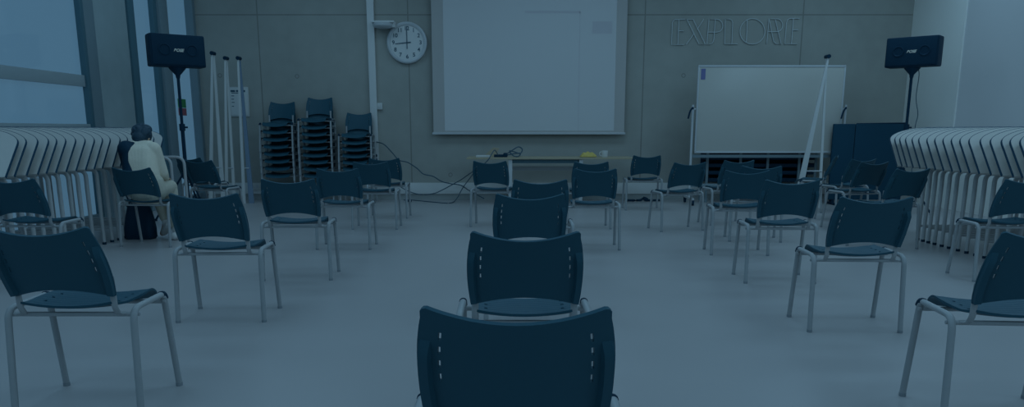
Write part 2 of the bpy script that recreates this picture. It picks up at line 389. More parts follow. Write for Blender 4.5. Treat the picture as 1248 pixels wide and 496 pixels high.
# ------------------------------------------------------------------ nested folding tables
def table_outline(L, e=0.0):
    """inner end with a swept corner; e insets the outline"""
    P = [(0.0, 0.0), (0.0, 0.338), (0.004, 0.363), (0.016, 0.387), (0.036, 0.408), (0.065, 0.428), (0.11, 0.451), (0.17, 0.473), (0.25, 0.495), (0.34, 0.511), (0.45, 0.520), (0.60, 0.523), (L - 0.08, 0.523), (L - 0.02, 0.503), (L, 0.453), (L, 0.0)]
    if not e: return P
    out = []
    for k, p in enumerate(P):
        a, c = Vector(P[k - 1]), Vector(P[(k + 1) % len(P)]); b = Vector(p)
        n1 = (b - a).normalized(); n2 = (c - b).normalized(); m1, m2 = Vector((n1.y, -n1.x)), Vector((n2.y, -n2.x))
        m = (m1 + m2); q = b + m * (e / max(0.3, 1 + m1.dot(m2))); out.append((q.x, -0.002 if b.y < 0.01 else q.y))
    return out
TILT = math.radians(38)
def make_table(sgn, L, xin):
    """inner end at x=0, running outward along sgn*x; the legs stand on y=0"""
    t = thing('folding_table', '', 'table')
    bm = B(); prism(bm, [(sgn * x, z) for x, z in table_outline(L)], -0.010, 0.010, 1, 1); prism(bm, [(sgn * x, z) for x, z in table_outline(L, 0.0045)], -0.0112, 0.0112, 0, 0)
    R = Matrix.Translation((0, 0.035 + 0.127 * math.sin(TILT), 0.70 + 0.127 * math.cos(TILT))) @ Matrix.Rotation(-TILT, 4, 'X')
    bmesh.ops.transform(bm, matrix=R, verts=bm.verts)
    obj('tabletop', bm, ['top', 'edge'], t, 30)
    x0, x1 = sgn * xin, sgn * (L - 0.10)
    bm = B(); tube(bm, fillet([(x0, -0.01, 0.60), (x0, -0.01, 0.785), (x1, -0.01, 0.785), (x1, -0.01, 0.60)], 0.07, 6), 0.020, n=12, up=(0, 1, 0)); obj('top_rail', bm, 'steel_table', t)
    for x in (x0, x1):
        bm = B(); tube(bm, [(x, 0.0, 0.02), (x, -0.01, 0.62)], [0.0175, 0.0205], n=12, up=(0, 1, 0)); l = obj('leg', bm, 'steel_table', t)
        bm = B(); cyl(bm, (x, 0.0, 0.0125), (0, 0, 1), 0.020, 0.025, 12); obj('foot_cap', bm, 'black', l)
    bm = B(); tube(bm, [(x0, 0.0, 0.16), (x1, 0.0, 0.16)], 0.012, n=8, up=(0, 1, 0)); obj('stretcher', bm, 'steel_table', t)
    bm = B(); box(bm, sgn * (xin + 0.12) - 0.035, sgn * (xin + 0.12) + 0.035, -0.02, 0.14, 0.785, 0.825, bev=0.005); obj('hinge_bracket', bm, 'steel_table', t)
    return t
NTH = ['first', 'second', 'third', 'fourth', 'fifth', 'sixth', 'seventh', 'eighth', 'ninth', 'tenth', 'eleventh', 'twelfth', 'thirteenth', 'fourteenth', 'fifteenth', 'sixteenth', 'seventeenth', 'eighteenth', 'nineteenth', 'twentieth', 'twenty-first']
LU = [24, 34, 48, 61, 71, 82, 94, 105.5, 116.7, 126.6, 136, 148, 157, 165, 173, 181, 189, 200]
RU = [1272, 1256, 1241, 1229, 1218.4, 1205, 1192.7, 1179, 1168, 1157.6, 1147.5, 1137.5, 1128, 1118, 1110, 1102, 1095, 1089, 1083]
for sgn, lst, X, nm in ((-1, LU, -4.20, 'tilted row by the left windows'), (1, RU, 4.20, 'tilted row by the right wall')):
    proto = make_table(sgn, 1.08 if sgn < 0 else 1.40, 0.11 if sgn < 0 else 0.25)
    for k, u in enumerate(lst):
        y = atx(u, 168, X).y - 0.355
        far = len(lst) - 1 - k
        lab = f'{NTH[k]} from the near end of the {nm}' if far else f'farthest of the {nm}'
        lab = 'white folding table, ' + lab
        if k == 0:
            proto.location = (X, y, 0); proto['label'] = lab; proto['group'] = 'folded tables in the ' + nm
        else: dup(proto, (X, y, 0), 0, lab, 'folded tables in the ' + nm)

# two bare frames beyond the left table row
def make_frame(x, y, lab):
    t = thing('tubular_trestle', lab, 'trestle', (x, y, 0), 0, 'bare tube frames past the left table row')
    bm = B(); tube(bm, fillet([(-0.5, 0, 0.4), (-0.5, 0, 0.86), (0.0, 0, 0.86), (0.0, 0, 0.4)], 0.10, 7), 0.018, n=12, up=(0, 1, 0)); obj('top_rail', bm, 'steel_table', t)
    for xx in (-0.5, 0.0):
        bm = B(); tube(bm, [(xx, 0, 0.02), (xx, 0, 0.42)], 0.0175, n=12, up=(0, 1, 0)); l = obj('leg', bm, 'steel_table', t)
        bm = B(); cyl(bm, (xx, 0, 0.0125), (0, 0, 1), 0.02, 0.025, 12); obj('foot_cap', bm, 'black', l)
make_frame(-4.12, 9.22, 'bare pale tube frame nearer the table row, beside the left speaker stand')
make_frame(-4.02, 9.36, 'bare pale tube frame farther from the table row, touching the left speaker stand')

# ------------------------------------------------------------------ projection screen
SY = WY - 0.10
a, b_ = aty(528.5, 163, SY), aty(760.5, 163, SY)
t = thing('projection_screen', 'large white projection screen hanging on the concrete wall', 'screen', (0, SY, 0))
bm = B(); box(bm, a.x, b_.x, -0.004, 0.004, a.z + 0.02, 4.1); obj('screen_cloth', bm, 'screen', t)
bm = B(); box(bm, a.x - 0.02, b_.x + 0.02, -0.022, 0.022, a.z - 0.012, a.z + 0.022, bev=0.006); obj('bottom_bar', bm, 'tin', t)
bm = B(); box(bm, a.x - 0.06, b_.x + 0.06, -0.06, 0.09, 4.1, 4.24, bev=0.01); obj('roller_case', bm, 'white', t)
bm = B()
px0, px1 = aty(541, 80, SY).x, aty(750, 80, SY).x
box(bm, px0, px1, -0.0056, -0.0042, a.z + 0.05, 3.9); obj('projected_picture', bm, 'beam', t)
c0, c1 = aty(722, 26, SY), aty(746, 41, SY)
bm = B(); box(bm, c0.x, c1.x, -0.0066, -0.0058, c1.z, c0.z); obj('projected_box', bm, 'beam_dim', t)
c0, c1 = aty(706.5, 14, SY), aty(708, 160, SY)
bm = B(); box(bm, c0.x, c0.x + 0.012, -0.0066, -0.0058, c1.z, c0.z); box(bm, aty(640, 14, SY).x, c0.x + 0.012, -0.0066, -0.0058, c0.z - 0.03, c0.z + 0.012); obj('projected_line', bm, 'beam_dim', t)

# ------------------------------------------------------------------ white column of trunking, fixture, clock
ta, tb = aty(449, 10, WY), aty(456, 10, WY)
t = thing('wall_trunking', 'tall white cable trunking running up the concrete wall beside the clock', 'trunking', ((ta.x + tb.x) / 2 - 0.01, WY - 0.035, 0))
hw = 0.058
bm = B(); box(bm, -hw, hw, -0.035, 0.034, 0.30, ZC - 0.01, bev=0.004); obj('duct', bm, 'white', t)
zz = aty(459, 192, WY).z
for dz in (-0.035, 0.035):
    bm = B(); cyl(bm, (0.01, -0.038, zz + dz), (0, 1, 0), 0.028, 0.012, 16); obj('socket', bm, 'black', t)
p = aty(463, 129.5, WY)
bm = B(); box(bm, p.x - 0.05, p.x + 0.05, WY - 0.05, WY - 0.001, p.z - 0.055, p.z + 0.055, bev=0.008); box(bm, p.x - 0.02, p.x + 0.02, WY - 0.056, WY - 0.05, p.z - 0.03, p.z + 0.03, bev=0.003)
tag(obj('light_switch', bm, 'offwhite'), 'small white switch box just right of the tall trunking', 'switch')
p = aty(467, 31, WY - 0.16)
t = thing('wall_lamp', 'white dish shaped wall fixture on a bracket left of the clock', 'fixture', (p.x, WY - 0.17, p.z))
bm = B()
for k, (r, z) in enumerate(()): pass
prof = [(0.0, -0.055), (0.08, -0.05), (0.14, -0.035), (0.165, -0.012), (0.17, 0.02), (0.155, 0.035)]
rings = []
for r, z in prof[1:]:
    rings.append([bm.verts.new((1.02 * r * math.cos(2 * PI * q / 28), 0.9 * r * math.sin(2 * PI * q / 28), z)) for q in range(28)])
bm.faces.new(rings[0])
for r0, r1 in zip(rings, rings[1:]):
    for q in range(28): bm.faces.new((r0[q], r0[(q + 1) % 28], r1[(q + 1) % 28], r1[q]))
bm.faces.new(rings[-1]); obj('dish', bm, 'tin', t)
bm = B(); box(bm, -0.18, 0.19, -0.10, 0.168, 0.035, 0.065, bev=0.008); box(bm, 0.12, 0.20, -0.04, 0.168, -0.03, 0.06, bev=0.008); obj('bracket', bm, 'white', t)

cc = aty(496, 52, WY - 0.05); CR = 0.338
t = thing('wall_clock', 'big round white wall clock with dark numerals', 'clock', (cc.x, WY, cc.z))
bm = B()
prof = [(CR, 0.0), (CR, -0.05), (CR - 0.008, -0.068), (CR - 0.03, -0.076), (CR - 0.055, -0.068), (CR - 0.062, -0.05)]
rings = [[bm.verts.new((r * math.cos(2 * PI * q / 56), y, r * math.sin(2 * PI * q / 56))) for q in range(56)] for r, y in prof]
for r0, r1 in zip(rings, rings[1:]):
    for q in range(56): bm.faces.new((r0[q], r0[(q + 1) % 56], r1[(q + 1) % 56], r1[q]))
bm.faces.new(rings[0]); obj('case', bm, 'tin', t)
bm = B(); cyl(bm, (0, -0.045, 0), (0, 1, 0), CR - 0.058, 0.012, 56); obj('dial', bm, 'white', t)
def text_obj(name, s, size, loc, m, parent, rot=(PI / 2, 0, 0), shear=0.0, ext=0.0008, bold=0.0, align='CENTER'):
    cu = bpy.data.curves.new(name, 'FONT'); cu.body = s; cu.size = size; cu.align_x = align; cu.align_y = 'CENTER'; cu.extrude = ext; cu.shear = shear; cu.offset = bold
    o = bpy.data.objects.new(name, cu); COL.objects.link(o)
    bpy.context.view_layer.update()
    me = bpy.data.meshes.new_from_object(o.evaluated_get(bpy.context.evaluated_depsgraph_get()))
    bpy.data.objects.remove(o); me.name = name; me.materials.clear(); me.materials.append(M[m])
    q = bpy.data.objects.new(name, me); COL.objects.link(q); q.location = loc; q.rotation_euler = rot; q.parent = parent
    return q
for h in range(1, 13):
    an = PI / 2 - h * PI / 6; r = CR - 0.112
    text_obj('numeral', str(h), 0.088, (r * math.cos(an), -0.053, r * math.sin(an)), 'ink', t, bold=0.0018)
def hand(an, l, back, w):
    bm = B(); d = Vector((math.cos(an), 0, math.sin(an))); n = Vector((-d.z, 0, d.x))
    q = [(-d * back + n * w), (-d * back - n * w), (d * l - n * w * 0.7), (d * l + n * w * 0.7)]
    lo = [bm.verts.new(v + Vector((0, -0.062, 0))) for v in q]; hi = [bm.verts.new(v + Vector((0, -0.058, 0))) for v in q]
    bm.faces.new(lo); bm.faces.new(hi)
    for k in range(4): bm.faces.new((lo[k], lo[(k + 1) % 4], hi[(k + 1) % 4], hi[k]))
    obj('hand', bm, 'ink', t)
hand(PI / 2, 0.262, 0.10, 0.007); hand(PI + 0.10, 0.195, 0.066, 0.008)
bm = B(); cyl(bm, (0, -0.06, 0), (0, 1, 0), 0.012, 0.014, 14); obj('pin', bm, 'ink', t)

# ------------------------------------------------------------------ EXPLORE sign of thin pale tubes
NY = WY - 0.018
def zp(x, y): p = aty(800 + x / 4.96, y / 4.96, NY); return (p.x, 0, p.z)
t = thing('tube_sign', 'thin pale tube lettering EXPLORE high on the concrete wall', 'sign', (0, NY, 0))
def arc(cx, cy, rx, ry, a0, a1, n=16): return [(cx + rx * math.cos(math.radians(a0 + (a1 - a0) * k / n)), cy + ry * math.sin(math.radians(a0 + (a1 - a0) * k / n))) for k in range(n + 1)]
LET = [
 [[(165, 270), (92, 270), (96, 140), (100, 127), (112, 119), (172, 117)], [(136, 118), (130, 270)], [(133, 187), (166, 187)]],
 [[(185, 117), (258, 267), (295, 267), (222, 117), (185, 117)], [(286, 115), (246, 178)], [(226, 205), (181, 268)]],
 [[(366, 117), (318, 115), (305, 267), (326, 267), (340, 258), (347, 240), (356, 118)], [(366, 117)] + arc(364, 156, 37, 39, -90, 90) + [(311, 195)]],
 [[(490, 266), (412, 266), (416, 115), (443, 116), (455, 122), (461, 135), (456, 266)]],
 [arc(580, 190, 75, 77, 0, 360, 40), [(549, 122), (543, 256)]],
 [[(667, 265), (680, 114), (728, 114)] + arc(728, 153, 35, 39, -90, 90) + [(674, 192)], [(682, 117), (708, 250), (722, 264), (754, 266), (718, 117)]],
 [[(850, 265), (776, 265), (786, 140), (791, 122), (804, 112), (864, 111)], [(828, 112), (816, 265)], [(822, 182), (856, 180)]],
]
for strokes in LET:
    bm = B()
    for s in strokes: tube(bm, [zp(*q) for q in s], 0.0065, n=8, up=(0, 1, 0))
    for q in (strokes[0][0], strokes[0][-1]):
        w = zp(*q); cyl(bm, (w[0], 0.009, w[2]), (0, 1, 0), 0.005, 0.018, 8)
    obj('letter', bm, 'tube', t)

# ------------------------------------------------------------------ notice, sockets, stickers
p0, p1 = aty(278, 106, WY), aty(305, 142, WY)
t = thing('notice_board', 'white framed notice on the wall behind the tall white boards', 'notice', ((p0.x + p1.x) / 2, WY, (p0.z + p1.z) / 2))
w, h = (p1.x - p0.x) / 2, (p0.z - p1.z) / 2
bm = B(); box(bm, -w, w, -0.02, 0, -h, h, bev=0.004); obj('frame', bm, 'offwhite', t)
bm = B(); box(bm, -w + 0.025, w - 0.025, -0.023, -0.019, -h + 0.025, h - 0.025); obj('sheet', bm, 'white', t)
bm = B()
for q, (xa, xb, z) in enumerate([(-0.9, -0.35, .82), (-0.25, 0.3, .82), (0.4, 0.85, .82), (-0.8, 0.1, .66), (-0.85, -0.5, .45), (-0.85, -0.55, .2), (-0.85, -0.5, -0.05), (-0.85, -0.6, -0.35)]):
    hh = 0.018 if q < 3 else 0.006
    bm = B(); box(bm, xa * (w - 0.03), xb * (w - 0.03), -0.0245, -0.022, z * (h - 0.03) - hh, z * (h - 0.03) + hh); obj('print_line', bm, 'ink', t)
p = aty(311, 227, WY - 0.06)
t = thing('wall_socket', 'double white socket plate low on the wall by the left chair stack', 'socket', (p.x, WY - 0.06, p.z))
bm = B(); box(bm, -0.10, 0.10, -0.018, 0, -0.06, 0.06, bev=0.006); obj('plate', bm, 'offwhite', t)
for s in (-1, 1):
    bm = B(); cyl(bm, (s * 0.045, -0.019, 0), (0, 1, 0), 0.028, 0.006, 18); obj('outlet', bm, 'tin', t)
pg = atx(222.5, 126, XL); pr = atx(222.5, 136, XL)
bm = B(); box(bm, XL - 0.008, XL - 0.004, pg.y - 0.16, pg.y + 0.14, pg.z - 0.07, pg.z + 0.07); tag(obj('green_sticker', bm, 'green'), 'small green safety sticker on the glass beside the left speaker pole', 'sticker')
bm = B(); box(bm, XL - 0.008, XL - 0.004, pg.y - 0.16, pg.y + 0.14, pr.z - 0.062, pr.z + 0.055); tag(obj('red_sticker', bm, 'red'), 'small red sticker on the glass right below the green one', 'sticker')

# ------------------------------------------------------------------ tall folded easels
def easel(apex, Y, legs, lab, bl=None, dark=False):
    """legs: list of (bottom pixel x at bottom v, width m, y offset)"""
    A = aty(*apex, Y)
    t = thing('folded_easel', lab, 'easel', (A.x, Y, 0), 0, 'tall folded white easels')
    for (bu, bv, w, dy, m) in legs:
        Bp = aty(bu, bv, Y); d = (A.x - Bp.x) / (A.z - Bp.z); x0 = -A.z * d
        bm = B(); w0 = 0.014
        q = [(x0 - w, 0.0), (x0 + w, 0.0), (w0, A.z), (-w0, A.z)]
        prism(bm, q, dy - 0.012, dy + 0.012); obj('leg', bm, m, t)
    bm = B(); cyl(bm, (0, 0.0, A.z + 0.012), (0, 1, 0), 0.03, 0.12, 14); obj('hinge', bm, 'black', t)
    bm = B(); xs = [-A.z * (A.x - aty(l[0], l[1], Y).x) / (A.z - aty(l[0], l[1], Y).z) * 0.75 for l in legs]
    tube(bm, [(min(xs) - 0.01, 0.018, A.z * 0.25), (max(xs) + 0.01, 0.018, A.z * 0.25)], 0.01, n=8, up=(0, 1, 0)); obj('spreader', bm, 'tin', t)
easel((259.5, 66), 12.30, [(258, 225, 0.03, -0.03, 'white'), (270, 225, 0.034, 0.03, 'white')], 'tall white folded easel leftmost of three beside the dark window corner')
easel((275.5, 72), 12.45, [(277, 225, 0.025, -0.03, 'white'), (284, 225, 0.024, 0.03, 'white')], 'slim white folded easel in the middle of the three by the notice')
easel((291, 72), 12.45, [(297.5, 225, 0.025, -0.03, 'white'), (304, 225, 0.042, 0.03, 'plate')], 'folded easel with a blue grey leg in front of the notice')
easel((1008.5, 70), 11.75, [(977, 215, 0.052, -0.03, 'white'), (1001, 215, 0.022, 0.03, 'white')], 'tall white folded easel standing before the whiteboard')

# ------------------------------------------------------------------ loudspeakers on stands
def speaker(px, pz_u, X, Y, yaw, side):
    zb = aty(px, pz_u, Y).z
    n1 = 'left' if side < 0 else 'right'
    t = thing('speaker_stand', 'black speaker stand ' + ('by the left windows behind the table row' if side < 0 else 'against the white wall at the right'), 'stand', (X, Y, 0), 0, 'black speaker stands')
    bm = B(); tube(bm, [(0, 0, 0.25), (0, 0, 1.25)], 0.024, n=14); obj('lower_pole', bm, 'black', t)
    bm = B(); tube(bm, [(0, 0, 1.2), (0, 0, zb - 0.10)], 0.019, n=14); obj('upper_pole', bm, 'black', t)
    bm = B(); cyl(bm, (0, 0, 1.22), (0, 0, 1), 0.036, 0.09, 14); cyl(bm, (0.045, 0, 1.22), (1, 0, 0), 0.012, 0.05, 10); obj('collar', bm, 'black', t)
    bm = B(); cyl(bm, (0, 0, 0.62), (0, 0, 1), 0.036, 0.07, 14); obj('collar', bm, 'black', t)
    bm = B(); tube(bm, [(0, 0, zb - 0.14), (0, 0, zb - 0.10), (0, 0, zb - 0.02), (0, 0, zb)], [0.024, 0.03, 0.10, 0.11], n=16); obj('mount', bm, 'black', t)
    for k in range(3):
        a = math.radians(90 + 120 * k); bm = B()
        tube(bm, fillet([(0.03 * math.cos(a), 0.03 * math.sin(a), 0.62), (0.42 * math.cos(a), 0.42 * math.sin(a), 0.015)], 0.01), 0.013, n=10); l = obj('leg', bm, 'black', t)
        bm = B(); cyl(bm, (0.42 * math.cos(a), 0.42 * math.sin(a), 0.015), (0, 0, 1), 0.02, 0.03, 10); obj('rubber_foot', bm, 'black', l)
        bm = B(); tube(bm, [(0.025 * math.cos(a), 0.025 * math.sin(a), 0.28), (0.24 * math.cos(a), 0.24 * math.sin(a), 0.29)], 0.009, n=8); obj('brace', bm, 'black', t)
    t = thing('loudspeaker', 'black box loudspeaker on the stand ' + ('by the left windows' if side < 0 else 'before the right white wall'), 'loudspeaker', (X, Y, zb), yaw, 'black loudspeakers')
    W, H, D = 0.335, 0.40, 0.26
    bm = B(); box(bm, -W, W, -D / 2, D / 2, 0.0, H, bev=0.022); obj('cabinet', bm, 'black', t)
    bm = B(); box(bm, -W + 0.02, W - 0.02, -D / 2 - 0.012, -D / 2 + 0.004, 0.02, H - 0.02, bev=0.006); obj('grille', bm, 'black', t)
    for s in (-1, 1):
        bm = B(); prof = [(0.075, -D / 2 - 0.008), (0.075, -D / 2 - 0.020), (0.062, -D / 2 - 0.024), (0.050, -D / 2 - 0.013)]
        rings = [[bm.verts.new((s * 0.165 + r * math.cos(2 * PI * q / 28), y, H * 0.52 + r * math.sin(2 * PI * q / 28))) for q in range(28)] for r, y in prof]
        for r0, r1 in zip(rings, rings[1:]):
            for q in range(28): bm.faces.new((r0[q], r0[(q + 1) % 28], r1[(q + 1) % 28], r1[q]))
        bm.faces.new(rings[-1]); obj('driver', bm, 'black', t)
    text_obj('logo', 'BOSE', 0.050, (0, -D / 2 - 0.0135, H * 0.50), 'logo', t, shear=0.35, bold=0.002)
spL = aty(216, 82, 10.2); spR = aty(1112, 82, 10.9)
speaker(216, 82, spL.x, 10.2, 36, -1)
speaker(1112, 82, spR.x, 10.9, -41, 1)
p0 = aty(1121, 83, 10.98); p1 = aty(1115, 158, 10.98)
bm = B(); tube(bm, smooth_path([(p0.x - 0.03, 10.98, p0.z + 0.02), (p0.x, 10.98, p0.z - 0.1), (p0.x - 0.01, 10.98, p0.z - 0.4), (p1.x + 0.02, 10.98, 1.4), (p1.x, 10.98, p1.z), (p1.x + 0.02, 10.98, 0.5), (p1.x + 0.05, 10.98, 0.006), (p1.x - 0.2, 11.05, 0.006)], 6), 0.006, n=6)
tag(obj('speaker_cable', bm, 'ink'), 'thin dark cable hanging from the right loudspeaker', 'cable')

# ------------------------------------------------------------------ mobile whiteboard
BY = 12.35
p0, p1 = aty(853, 81, BY), aty(1023, 185, BY); xm = (p0.x + p1.x) / 2 - 0.02
hw = (p1.x - p0.x) / 2 - 0.01; z0, z1 = p1.z, p0.z
t = thing('mobile_whiteboard', 'large mobile whiteboard with a purple label in its corner', 'whiteboard', (xm, BY, 0), 0)
bm = B(); box(bm, -hw, hw, -0.015, 0.015, z0, z1, bev=0.003); obj('board', bm, 'board', t)
bm = B()
box(bm, -hw - 0.015, hw + 0.015, -0.022, 0.022, z1 - 0.012, z1 + 0.02, bev=0.004); box(bm, -hw - 0.015, hw + 0.015, -0.022, 0.022, z0 - 0.02, z0 + 0.012, bev=0.004)
box(bm, -hw - 0.018, -hw + 0.006, -0.022, 0.022, z0, z1, bev=0.004); box(bm, hw - 0.006, hw + 0.018, -0.022, 0.022, z0, z1, bev=0.004); obj('frame', bm, 'tin', t)
bm = B(); box(bm, -hw + 0.03, -hw + 0.10, -0.018, -0.014, z1 - 0.20, z1 - 0.035); obj('label', bm, 'lilac', t)
for s in (-1, 1):
    xx = s * (hw + 0.07)
    bm = B(); tube(bm, [(xx, 0.0, 0.10), (xx, 0.0, 1.58)], 0.022, 0.022, 4, up=(1, 1, 0)); obj('post', bm, 'tin', t)
    bm = B(); tube(bm, smooth_path([(xx, -0.01, 1.52), (xx - 0.02, -0.06, 1.53), (xx - 0.06, -0.07, 1.47), (xx - 0.085, -0.07, 1.36)], 5), 0.014, n=10); obj('handle', bm, 'black', t)
    bm = B(); cyl(bm, (xx - s * 0.035, 0, 1.51), (1, 0, 0), 0.014, 0.09, 10); obj('pivot', bm, 'tin', t)
    bm = B(); tube(bm, [(xx, -0.30, 0.10), (xx, 0.30, 0.10)], 0.022, 0.022, 4, up=(1, 0, 1)); obj('base_foot', bm, 'tin', t)
    for y in (-0.28, 0.28):
        bm = B(); cyl(bm, (xx, y, 0.04), (1, 0, 0), 0.04, 0.03, 18); box(bm, xx - 0.022, xx + 0.022, y - 0.015, y + 0.015, 0.05, 0.09, bev=0.003); obj('caster', bm, 'black', t)
for z in (z0 - 0.07, 0.30):
    bm = B(); box(bm, -hw - 0.06, hw + 0.06, 0.005, 0.04, z - 0.025, z + 0.025, bev=0.004); obj('crossbar', bm, 'frame_mid', t)
# ------------------------------------------------------------------ dark rack behind the whiteboard
x0, x1 = aty(857, 200, 12.8).x, aty(990, 200, 12.8).x
t = thing('slatted_rack', 'low black slatted rack behind the whiteboard', 'rack', ((x0 + x1) / 2, 12.8, 0))
w = (x1 - x0) / 2
for z in (0.34, 0.46, 0.58, 0.70, 0.80):
    bm = B(); box(bm, -w, w, -0.18, 0.2, z, z + 0.06, bev=0.008); obj('shelf', bm, 'black', t)
for xx in (-w + 0.02, -0.35, 0.1, 0.62, w - 0.02):
    bm = B(); box(bm, xx - 0.02, xx + 0.02, -0.205, -0.18, 0.0, 0.87, bev=0.003); obj('upright', bm, 'frame_mid', t)
    bm = B(); box(bm, xx - 0.02, xx + 0.02, 0.2, 0.225, 0.0, 0.87, bev=0.003); obj('upright', bm, 'frame_mid', t)
bm = B(); box(bm, -w, w, 0.19, 0.2, 0.34, 0.86); obj('back_panel', bm, 'black', t)
# ------------------------------------------------------------------ dark partition
PYp = 12.25
x0, xm, x1 = aty(1013.5, 180, PYp).x, aty(1040, 180, PYp).x, aty(1103, 180, PYp).x; zt = aty(1050, 151, PYp).z
t = thing('partition_screen', 'dark navy felt partition with two panels in the right corner', 'partition', (xm, PYp, 0))
for a, b_ in ((x0 - xm, -0.004), (0.004, x1 - xm)):
    bm = B(); box(bm, a, b_, -0.025, 0.025, 0.08, zt, bev=0.012); obj('panel', bm, 'navy', t)
for xx in (x0 - xm + 0.08, x1 - xm - 0.08, 0.0):
    bm = B(); box(bm, xx - 0.03, xx + 0.03, -0.22, 0.22, 0.0, 0.03, bev=0.006); box(bm, xx - 0.02, xx + 0.02, -0.02, 0.02, 0.03, 0.10); obj('foot', bm, 'black', t)
bm = B(); tube(bm, [(0.02, 0, zt), (x1 - xm - 0.03, 0, zt + 0.012)], 0.012, n=8, up=(0, 1, 0)); obj('top_trim', bm, 'black', t)
# ------------------------------------------------------------------ desk and what lies on it
DYk = 12.45
x0, x1 = aty(570, 191, DYk).x, aty(769, 191, DYk).x; dz = 0.755
t = thing('desk', 'long beech topped desk below the projection screen', 'desk', ((x0 + x1) / 2, DYk, 0)); w = (x1 - x0) / 2
bm = B(); box(bm, -w, w, -0.35, 0.35, dz - 0.028, dz, bev=0.004); obj('desktop', bm, 'beech', t)
xl = aty(622, 205, DYk - 0.3).x - (x0 + x1) / 2
xr = aty(708, 205, DYk - 0.3).x - (x0 + x1) / 2
for xx in (xl, xr):
    for y in (-0.29, 0.29):
        bm = B(); box(bm, xx - 0.03, xx + 0.03, y - 0.03, y + 0.03, 0, dz - 0.028, bev=0.004); obj('leg', bm, 'tin', t)
bm = B(); box(bm, xl, xr, 0.25, 0.28, 0.52, 0.59, bev=0.004); obj('crossbar', bm, 'tin', t)
bm = B(); box(bm, xl, xr, -0.28, -0.25, dz - 0.09, dz - 0.028, bev=0.004); obj('apron', bm, 'frame', t)
def on_desk(u, y): return aty(u, 190, y).x
xk = on_desk(590, 12.3)
bm = B(); box(bm, xk - 0.13, xk + 0.10, 12.22, 12.38, dz, dz + 0.03, bev=0.008); box(bm, xk - 0.11, xk + 0.08, 12.24, 12.36, dz + 0.03, dz + 0.034)
tag(obj('white_keyboard', bm, 'offwhite'), 'flat white device lying at the left end of the desk', 'device')
xk = on_desk(599, 12.5)
bm = B(); prism(bm, [(-0.14, 0.0), (0.06, 0.0), (0.13, 0.14), (0.03, 0.15)], -0.05, 0.05)
for v in bm.verts: v.co += Vector((xk, 12.5, dz))
tag(obj('document_box', bm, 'card'), 'brownish slanted box behind the white device on the desk', 'box')
bm = B(); xk = on_desk(608, 12.3)
box(bm, -0.08, 0.08, -0.03, 0.03, 0.0, 0.045, bev=0.012); box(bm, 0.07, 0.14, -0.045, 0.035, 0.0, 0.07, bev=0.02)
for v in bm.verts: v.co += Vector((xk, 12.3, dz))
tag(obj('power_brick', bm, 'black'), 'black adapter lump on the desk amid looping cables', 'adapter')
def cab(name, pts, r, lab, Y):
    bm = B(); P = [Vector((aty(u, v, y).x, y, max(r, aty(u, v, y).z))) for u, v, y in pts]
    tube(bm, smooth_path(P, 6), r, n=6); tag(obj(name, bm, 'ink'), lab, 'cable')
cab('looped_cable', [(612, 189, 12.3), (620, 186, 12.32), (626, 182, 12.34), (632, 179, 12.36), (636.5, 182, 12.36), (634, 187, 12.34), (627, 185, 12.32), (621, 184, 12.3), (626, 190, 12.28), (632, 190.5, 12.27), (634, 187, 12.27), (628, 187, 12.29), (618, 189, 12.3)], 0.010, 'black cable looped up in rings on the desk', 12.3)
cab('desk_cable', [(607, 189, 12.2), (603, 183, 12.1), (599, 188, 12.05), (594, 196, 12.0), (583, 205, 12.2), (572, 212, 12.6), (562, 219, 12.9), (553, 224, 12.95), (540, 231, 12.95), (528, 236, 12.95), (512, 237, 12.95), (498, 233, 12.95), (485, 226, 13.0)], 0.008, 'dark cable dropping from the desk and running along the trunking', 12.9)
cab('wall_cable', [(459, 173, 13.07), (468, 176, 13.0), (478, 186, 13.0), (486, 195, 13.0), (497, 198, 13.0), (508, 205, 13.0), (516, 212, 13.0), (528, 215, 13.0), (538, 221, 13.0), (550, 224, 13.0), (562, 226, 13.0), (573, 233, 12.95), (590, 242, 12.8)], 0.009, 'dark cable sagging from the tall trunking across the wall', 13)
cab('floor_cable', [(492, 244, 12.95), (505, 245, 12.92), (527, 247.5, 12.6), (548, 248.5, 12.4), (556, 243, 12.7), (564, 229, 12.8), (575, 214, 12.5), (583, 203, 12.2)], 0.008, 'dark cable lying on the floor before the trunking', 12.8)
p = atz(498, 244.5, 0.02); bm = B(); box(bm, p.x - 0.05, p.x + 0.05, p.y - 0.03, p.y + 0.03, 0, 0.04, bev=0.01); tag(obj('floor_plug', bm, 'black'), 'black plug lying on the floor at the cable end', 'plug')
p = atz(783, 244, 0.02); bm = B(); tube(bm, smooth_path([(p.x - 0.28, p.y, 0.02), (p.x - 0.05, p.y, 0.02), (p.x + 0.02, p.y, 0.05), (p.x + 0.1, p.y, 0.02), (p.x + 0.3, p.y + 0.05, 0.015)], 5), [0.02] * 5 * 2 + [0.035] * 5 + [0.02] * 6, n=8); tag(obj('power_strip', bm, 'black'), 'black power strip on the floor past the right desk end', 'power strip')
